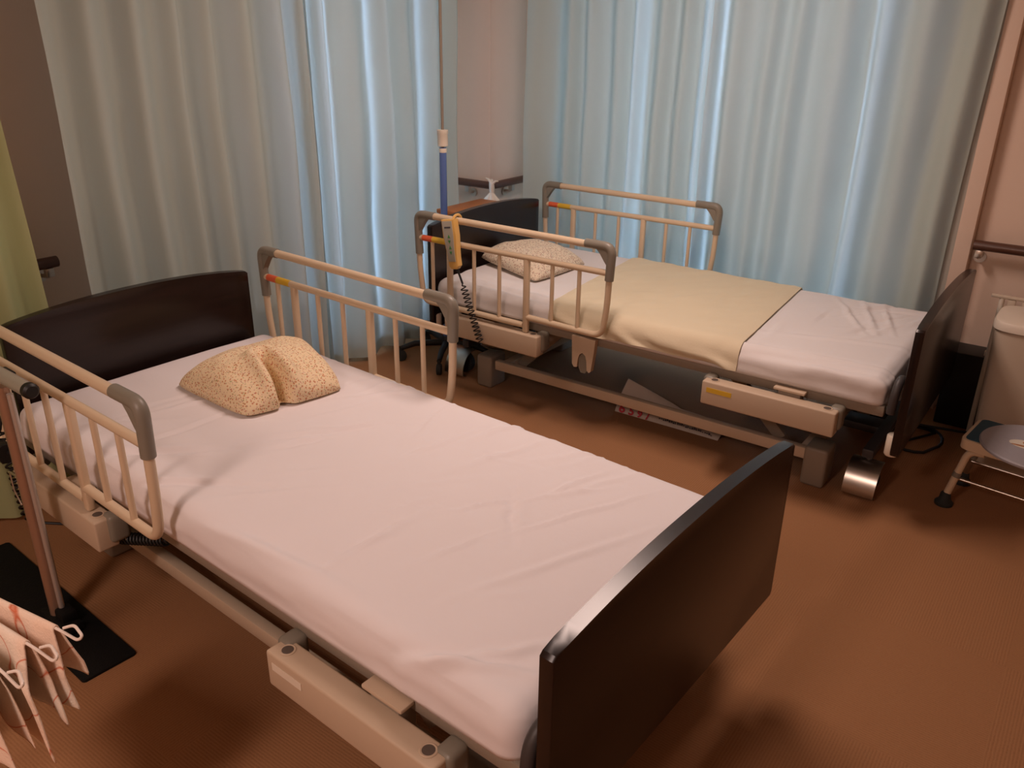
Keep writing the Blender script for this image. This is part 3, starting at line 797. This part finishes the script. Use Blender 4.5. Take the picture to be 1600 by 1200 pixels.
# ------------------------------------------------------------------ drip stand
ds = root('drip_stand', 'drip stand with a blue lower tube and thin steel rod before the curtain', 'drip stand', (-.14, -.175, 0))
bm = nb(); tube(bm, [(0, 0, .09), (0, 0, 1.04)], .0165, 18); obj('lower_tube', bm, 'bluepole', ds)
bm = nb(); tube(bm, [(0, 0, 1.0), (0, 0, 2.1)], .0068, 12)
for k in range(4):
    a = k*PI/2; tube(bm, fillet([(0, 0, 2.09), (.08*math.cos(a), .08*math.sin(a), 2.09), (.08*math.cos(a), .08*math.sin(a), 2.13)], .03), .004, 8)
obj('upper_rod', bm, 'taupe', ds)
bm = nb(); lathe(bm, [(.018, 1.045), (.0245, 1.048), (.0245, 1.10), (.026, 1.102), (.026, 1.118), (.012, 1.12)], 0, 0, 22); cl = obj('clamp_collar', bm, 'white', ds)
bm = nb(); lathe(bm, [(.0175, 1.018), (.018, 1.02), (.018, 1.036), (.0175, 1.037)], 0, 0, 22); obj('lower_ring', bm, 'white', cl)
bm = nb()
lathe(bm, [(.02, .07), (.03, .075), (.03, .10), (.02, .12)], 0, 0, 20)
hub = obj('hub', bm, 'black', ds)
for k in range(5):
    a = math.radians(-131+72*k); e = V((math.cos(a), math.sin(a), 0))
    bm = nb(); tube(bm, [e*.02+V((0, 0, .085)), e*.16+V((0, 0, .088)), e*.228+V((0, 0, .068))], [.017, .015, .012], 12); lg = obj('base_leg', bm, 'black', ds)
    bm = nb(); c_ = e*.232+V((0, 0, .028)); sd = V((-e.y, e.x, 0))
    tube(bm, [c_-sd*.012, c_-sd*.010, c_+sd*.010, c_+sd*.012], [.022, .028, .028, .022], 18); tube(bm, [c_+V((0, 0, .02)), c_+V((0, 0, .045))], .008, 8); obj('wheel', bm, 'rubber', lg)

# small wooden cabinet behind the headboard
ch = root('cabinet', 'small orange-brown wooden cabinet standing behind the dark headboard', 'cabinet', (-.285, .215, 0))
bm = nb(); box(bm, -.078, .070, -.175, .175, .04, .675, .004); obj('carcass', bm, 'orangewood', ch)
bm = nb(); box(bm, -.083, .088, -.185, .185, .675, .698, .005); obj('top_board', bm, 'orangewood', ch)
for y0 in (-.172, .003):
    bm = nb(); box(bm, .071, .084, y0, y0+.169, .05, .635, .004); d_ = obj('door', bm, 'orangewood', ch)
    bm = nb(); lathe(bm, [(.006, 0), (.006, .010), (.011, .013), (.010, .020), (.004, .023)], 0, 0, 16)
    for v in bm.verts: v.co = V((.084+v.co.z, (-.025 if y0 < 0 else .025)+v.co.x, .40+v.co.y))
    obj('knob', bm, 'brownrail', d_)
for sx in (-.06, .05):
    for sy in (-.155, .155):
        bm = nb(); box(bm, sx-.018, sx+.018, sy-.018, sy+.018, 0, .04, .003); obj('foot', bm, 'orangewood', ch)

# ------------------------------------------------------------------ things beyond the foot of the window-side bed
bm = nb(); box(bm, 2.02, 2.52, .53, .68, 0, .33, .006)
sb = obj('storage_box', bm, 'black'); tag(sb, 'plain black box against the wall behind the white bin', 'box')
bn = root('waste_bin', 'white lidded bin standing behind the blue step stool', 'bin', (2.345, .335, 0))
def superell(hx, hy, p, n=48):
    out = []
    for k in range(n):
        a = 2*PI*k/n; ca, sa = math.cos(a), math.sin(a)
        out.append((math.copysign(abs(ca)**(2/p), ca)*hx, math.copysign(abs(sa)**(2/p), sa)*hy))
    return out
def loft(bm, secs, p=4.5):
    rings = []
    for hx, hy, z in secs: rings.append([bm.verts.new((x, y, z)) for x, y in superell(hx, hy, p)])
    for A, B in zip(rings, rings[1:]):
        n = len(A)
        for k in range(n): bm.faces.new((A[k], A[(k+1) % n], B[(k+1) % n], B[k]))
    bm.faces.new(rings[0][::-1]); bm.faces.new(rings[-1]); return bm
bm = nb(); loft(bm, [(.140, .115, 0), (.148, .122, .01), (.163, .137, .54), (.163, .137, .545)]); obj('body', bm, 'binwhite', bn)
bm = nb(); loft(bm, [(.166, .140, .546), (.172, .146, .550), (.172, .146, .572), (.167, .141, .581), (.150, .125, .586)]); obj('lid', bm, 'white', bn)
rk = root('slatted_chair', 'pale slatted chair back showing above the white bin', 'chair', (2.30, .545, 0))
bm = nb(); tube(bm, [(-.14, -.045, 0), (-.14, -.045, .59)], .010, 10); 
SC = rk
bm.free()
for sx in (-.135, .135):
    bm = nb(); tube(bm, [(sx, -.05, 0.0), (sx, -.05, .335), (sx, -.03, .59)], .010, 10); obj('leg', bm, 'white', SC)
bm = nb(); box(bm, -.175, .175, -.042, -.026, .590, .604, .005); obj('top_rail', bm, 'binwhite', SC)
for k in range(5):
    x = -.10+.05*k; bm = nb(); box(bm, x-.014, x+.014, -.040, -.028, .36, .59, .003); obj('slat', bm, 'binwhite', SC)
bm = nb(); box(bm, -.15, .15, -.045, -.025, .345, .368, .004); obj('lower_rail', bm, 'white', SC)

# step stool
st = root('step_stool', 'low step stool with a blue rubber top and cream rim', 'stool', (2.20, -.205, 0), math.radians(-7))
def rrect(x0, x1, y0, y1, r, n=6):
    out = []
    for cx, cy, a0 in ((x1-r, y1-r, 0), (x0+r, y1-r, 90), (x0+r, y0+r, 180), (x1-r, y0+r, 270)):
        for k in range(n+1):
            a = math.radians(a0+90*k/n); out.append((cx+r*math.cos(a), cy+r*math.sin(a)))
    return out
ZT = .268
bm = nb(); prism(bm, rrect(0, .42, 0, .235, .025), 'z', ZT-.036, ZT, .004); obj('top_rim', bm, 'cream', st)
bm = nb(); prism(bm, rrect(.011, .409, .011, .224, .018), 'z', ZT-.002, ZT+.003, .001); obj('tread', bm, 'stoolpad', st)
for sx, sy, ex in ((.03, .03, -1), (.03, .205, -1), (.39, .03, 1), (.39, .205, 1)):
    fx = sx+ex*.035 - .0; fy = sy+(-.018 if sy < .1 else .018)
    bm = nb(); tube(bm, fillet([(sx+.05*(-ex), sy, ZT-.045), (sx, sy, ZT-.05), (fx, fy, .03)], .03, 8), .0125, 14); lg = obj('leg', bm, 'cream' if sy < .1 else 'steel', st)
    bm = nb(); a = V((sx, sy, ZT-.05)); b_ = V((fx, fy, .03)); m_ = a.lerp(b_, .5); t = (b_-a).normalized(); tube(bm, [m_-t*.009, m_+t*.009], .0145, 14); obj('adjuster_ring', bm, 'grip', lg)
    bm = nb(); lathe(bm, [(.030, 0), (.031, .010), (.020, .022), (.017, .045), (.012, .05)], fx, fy, 20); obj('rubber_foot', bm, 'rubber', lg)
bm = nb(); tube(bm, [(.012, .03, .105), (.408, .03, .105)], .006, 10); tube(bm, [(.012, .205, .105), (.408, .205, .105)], .006, 10); obj('stretcher', bm, 'steel', st)
# turning disc on it
td = root('turning_disc', 'round grey-blue disc with a small picture label on the step stool', 'disc', (2.432, -.160, ZT+.0035))
bm = nb(); lathe(bm, [(.170, 0), (.180, .003), (.181, .010), (.177, .015), (.16, .0165), (.001, .0165)], 0, 0, 64); obj('plate', bm, 'disc', td)
bm = nb(); prism(bm, [(.062*math.cos(2*PI*k/32), .036*math.sin(2*PI*k/32)) for k in range(32)], 'z', .0166, .0172); lb = obj('picture_label', bm, 'disclabel', td, smooth=False)
for v in lb.data.vertices: v.co = V((v.co.x-.03, v.co.y-.01, v.co.z))
for (px, py, rx, ry) in ((-.055, -.028, .030, .006), (-.03, -.018, .018, .008), (-.045, .002, .008, .010), (-.02, .006, .012, .008), (-.005, -.012, .014, .006)):
    bm = nb(); prism(bm, [(px+rx*math.cos(2*PI*k/16), py+ry*math.sin(2*PI*k/16)) for k in range(16)], 'z', .0172, .0176); obj('picture_patch', bm, 'disclabel2', lb, smooth=False)

# ------------------------------------------------------------------ printed leaflet under the bed
lf = root('leaflet', 'folded white leaflet with red numerals standing on the carpet below the bed', 'paper', (.868, -.222, 0), math.radians(0.5))
bm = nb(); n = 24; f_, b_ = [], []
for i in range(n+1):
    x = .48*i/n; zt = .055+.075*max(0, 1-x/.26)**.9 if x < .26 else .055-.012*(x-.26)/.22
    colf, colb = [], []
    for k in range(9):
        t = k/8; z = .0008+zt*t; y = .085*t**1.2 - .006*math.sin(PI*t)
        colf.append(bm.verts.new((x+.012*t, y, z))); colb.append(bm.verts.new((x+.012*t, y+.002, z)))
    f_.append(colf); b_.append(colb)
for rows in (f_, b_):
    for A, B in zip(rows, rows[1:]):
        for k in range(8): bm.faces.new((A[k], A[k+1], B[k+1], B[k]))
for i in range(n): bm.faces.new((f_[i][8], f_[i+1][8], b_[i+1][8], b_[i][8])); bm.faces.new((f_[i][0], b_[i][0], b_[i+1][0], f_[i+1][0]))
for k in range(8): bm.faces.new((f_[0][k], f_[0][k+1], b_[0][k+1], b_[0][k])); bm.faces.new((f_[n][k], b_[n][k], b_[n][k+1], f_[n][k+1]))
obj('front_sheet', bm, 'paper', lf)
bm = nb(); prism(bm, [(.06, .001), (.50, .001), (.50, .03), (.06, .06)], 'y', .094, .097); obj('inner_sheet', bm, 'paper', lf, smooth=False)
def text_mesh(txt, size, loc, sx=1.0, tilt=0.0, m='red', parent=None, name='printed_numeral', shear=0.0):
    cu = bpy.data.curves.new(name, 'FONT'); cu.body = txt; cu.size = size; cu.extrude = .0006; cu.offset = .0014 if name == 'printed_numeral' else 0; cu.resolution_u = 3; cu.shear = shear
    o = bpy.data.objects.new('tmp', cu); COL.objects.link(o)
    dg = bpy.context.evaluated_depsgraph_get(); me = bpy.data.meshes.new_from_object(o.evaluated_get(dg))
    bpy.data.objects.remove(o); bpy.data.curves.remove(cu)
    for v in me.vertices: v.co = V((loc[0]+v.co.x*sx, loc[1]-v.co.z+(v.co.y)*tilt, loc[2]+v.co.y))
    me.materials.clear(); me.materials.append(M[m]); me.name = name
    o = bpy.data.objects.new(name, me); COL.objects.link(o); o.parent = parent
    return o
for ch_, x, sz in (('6', .018, .050), ('5', .066, .044), ('9', .108, .038), ('/', .152, .034)):
    text_mesh(ch_, sz, (x, -.0035, .006), 1.25, .42, 'red', lf)
bm = nb(); rr = random.Random(3)
for k in range(26):
    x = .21+.0095*k; z = .022-.0003*k+rr.uniform(-.002, .002); y = .085*(z/.05)**1.2*.35-.0065
    box(bm, x, x+rr.uniform(.003, .007), y, y+.002, z, z+rr.uniform(.003, .010))
obj('small_print', bm, 'ink', lf, smooth=False)

# ------------------------------------------------------------------ floor-standing support pole
sp = root('support_pole', 'bronze floor-standing support pole with a chrome grip bar and black base plate', 'support pole', bed_a.location, bed_a.rotation_euler.z)
bm = nb(); prism(bm, rrect(-.05, .752, -.672, -.530, .007), 'z', 0, .008, .002); obj('base_plate', bm, 'mat_black', sp)
bm = nb(); box(bm, .40, .56, -.625, -.575, .008, .026, .006); box(bm, .47, .52, -.612, -.570, .02, .055, .008); box(bm, .54, .56, -.60, -.575, .02, .04, .006); obj('base_socket', bm, 'mat_black', sp)
bm = nb(); tube(bm, [(.452, -.598, .02), (.452, -.598, .715)], .017, 20); obj('upright', bm, 'bronze', sp)
bm = nb(); tube(bm, [(.479, -.592, .02), (.479, -.592, .70)], .008, 14); obj('inner_rod', bm, 'chrome', sp)
bm = nb(); tube(bm, [(.02, -.605, .745), (.602, -.590, .745)], .0185, 20); gb = obj('grip_bar', bm, 'chrome', sp)
for a, b_ in (((.602, -.590, .745), (.622, -.5895, .745)), ((.02, -.605, .745), (0, -.6055, .745))):
    bm = nb(); tube(bm, [V(a), V(a).lerp(V(b_), .7), b_], [.0195, .0195, .014], 20); obj('end_cap', bm, 'black', gb)
bm = nb(); box(bm, .43, .49, -.585, -.570, .735, .755, .003); box(bm, .30, .33, -.585, -.572, .735, .752, .003); obj('clip', bm, 'black', gb)
bm = nb(); n = 18; poly = [((.026 if k % 3 else .031)*math.cos(2*PI*k/n), (.026 if k % 3 else .031)*math.sin(2*PI*k/n)) for k in range(n)]
prism(bm, poly, 'y', -.02, .006, .004)
for v in bm.verts: v.co = V((.400+v.co.y, -.61+v.co.x*.8, .515+v.co.z))
tube(bm, [(.40, -.602, .515), (.44, -.598, .515)], .008, 10); obj('knob', bm, 'black', sp)
bm = nb(); tube(bm, [(.355, -.60, .440), (.452, -.598, .448)], .003, 8); tube(bm, [(.362, -.60, .44), (.37, -.602, .39), (.40, -.602, .355), (.43, -.60, .38), (.445, -.60, .42)], .0018, 6); obj('locking_pin', bm, 'steel', sp)

# ------------------------------------------------------------------ drying rack with small cloths
dr = root('drying_rack', 'white wire drying rack with parallel arms near the black base plate', 'drying rack', (.70, -2.78, 0))
arms = [((-.02, -.022, .607), (.478, .058, .600)), ((-.02, -.036, .607), (.495, .011, .600)), ((-.02, -.05, .607), (.512, -.047, .600)), ((-.02, -.064, .607), (.51, -.115, .600))]
bm = nb(); box(bm, -.045, -.005, -.09, .01, .585, .63, .008); tube(bm, [(-.025, -.04, .0), (-.025, -.04, .60)], .012, 14); obj('post', bm, 'wire', dr)
for i, (a, b_) in enumerate(arms):
    a, b_ = V(a), V(b_); t = (b_-a).normalized(); sd = V((-t.y, t.x, 0))
    bm = nb()
    e = b_ + t*.05
    tube(bm, fillet([a, b_, e-t*.01+V((0, 0, -.004)), e+sd*.004+V((0, 0, .006)), b_+sd*.012+t*.02+V((0, 0, .012)), b_+sd*.002+t*.004+V((0, 0, .006))], .008, 5), .0026, 8)
    obj('arm', bm, 'wire', dr)
for k, (dx, dy) in enumerate(((.30, -.02), (-.2, .2), (-.2, -.25))):
    bm = nb(); tube(bm, fillet([(-.025, -.04, .16), (-.025+dx*.3, -.04+dy*.3, .13), (-.025+dx, -.04+dy, .007)], .05), .006, 10); obj('leg', bm, 'wire', dr)

def hung_cloth(label, arm, s0, s1, drop, seed, drop2):
    """small cloth folded over an arm: two hanging sides with uneven folds"""
    a, b_ = V(arms[arm][0]), V(arms[arm][1]); t = (b_-a).normalized(); sd = V((t.y, -t.x, 0)); rnd = random.Random(seed)
    bm = nb(); nu, nv = 40, 44; layers = []
    for off in (0, -.0022):
        rows = []
        for i in range(nu+1):
            u = i/nu; base = a+t*(s0+(s1-s0)*u); row = []
            dl = drop*(.78+.28*u+.16*fnoise(u*3+seed, 2)); dl2 = drop2*(.8+.3*fnoise(u*2.5, seed+.5)+.2*u)
            for j in range(nv+1):
                v = j/nv*2-1
                side = 1 if v >= 0 else -1; q = abs(v)
                ln = (dl if side > 0 else dl2)*q
                r0 = .0055+off
                if ln < r0*PI/2: ang = ln/r0; p = V((0, 0, r0*math.cos(ang))) + sd*side*r0*math.sin(ang)
                else:
                    z = -(ln-r0*PI/2); k = min(1, -z/.08)
                    wv = k*(.2+.8*u)*(.005*math.sin(u*17+seed+z*9)+.008*fnoise(u*4+seed, z*8, side))
                    p = V((0, 0, z)) + sd*(side*(r0+.004*k+.010*k*u) + wv)
                    p += t*(k*.012*fnoise(u*5, z*10, seed+side)+.30*(-z)*(u-.25))
                row.append(bm.verts.new(base+p))
            rows.append(row)
        layers.append(rows)
    for rows in layers:
        for A, B in zip(rows, rows[1:]):
            for k in range(nv): bm.faces.new((A[k], A[k+1], B[k+1], B[k]))
    O_, I_ = layers
    for i in range(nu):
        for e in (0, nv): bm.faces.new((O_[i][e], O_[i+1][e], I_[i+1][e], I_[i][e]))
    for k in range(nv):
        for e in (0, nu): bm.faces.new((O_[e][k], O_[e][k+1], I_[e][k+1], I_[e][k]))
    o = obj('hand_towel', bm, 'towel', smooth=True, angle=180); o.location = dr.location
    tag(o, label, 'towel', 'small towels on the wire rack')
hung_cloth('printed towel on the rack arm closest to the black base plate', 0, .24, .490, .15, 1, .12)
hung_cloth('printed towel on the second rack arm from the black base plate', 1, .24, .485, .21, 5, .16)
hung_cloth('printed towel on the third rack arm from the black base plate', 2, .24, .455, .23, 9, .19)
hung_cloth('printed towel on the rack arm furthest out from the black base plate', 3, .24, .40, .22, 14, .2)

# ------------------------------------------------------------------ light
def area(name, loc, size, size_y, power, color, rot=(0, 0, 0)):
    l = bpy.data.lights.new(name, 'AREA'); l.energy = power; l.color = color; l.shape = 'RECTANGLE'; l.size = size; l.size_y = size_y
    o = bpy.data.objects.new(name, l); COL.objects.link(o); o.location = loc; o.rotation_euler = rot; return o
area('ceiling_lamp', (1.04, -.82, 2.38), .30, .85, 29.5, (1.0, .735, .64))
area('ceiling_lamp', (1.5, -4.3, 2.38), .30, .85, 40, (1.0, .735, .64))
w = bpy.data.worlds.new('sky'); scene.world = w; w.use_nodes = True
bg = w.node_tree.nodes['Background']
bg.inputs['Color'].default_value = (.52, .74, 1.0, 1); bg.inputs['Strength'].default_value = 6.6

vs = scene.view_settings
vs.view_transform = 'Standard'; vs.look = 'None'; vs.exposure = 0.0; vs.gamma = 1.0
try: vs.use_curve_mapping = False
except Exception: pass
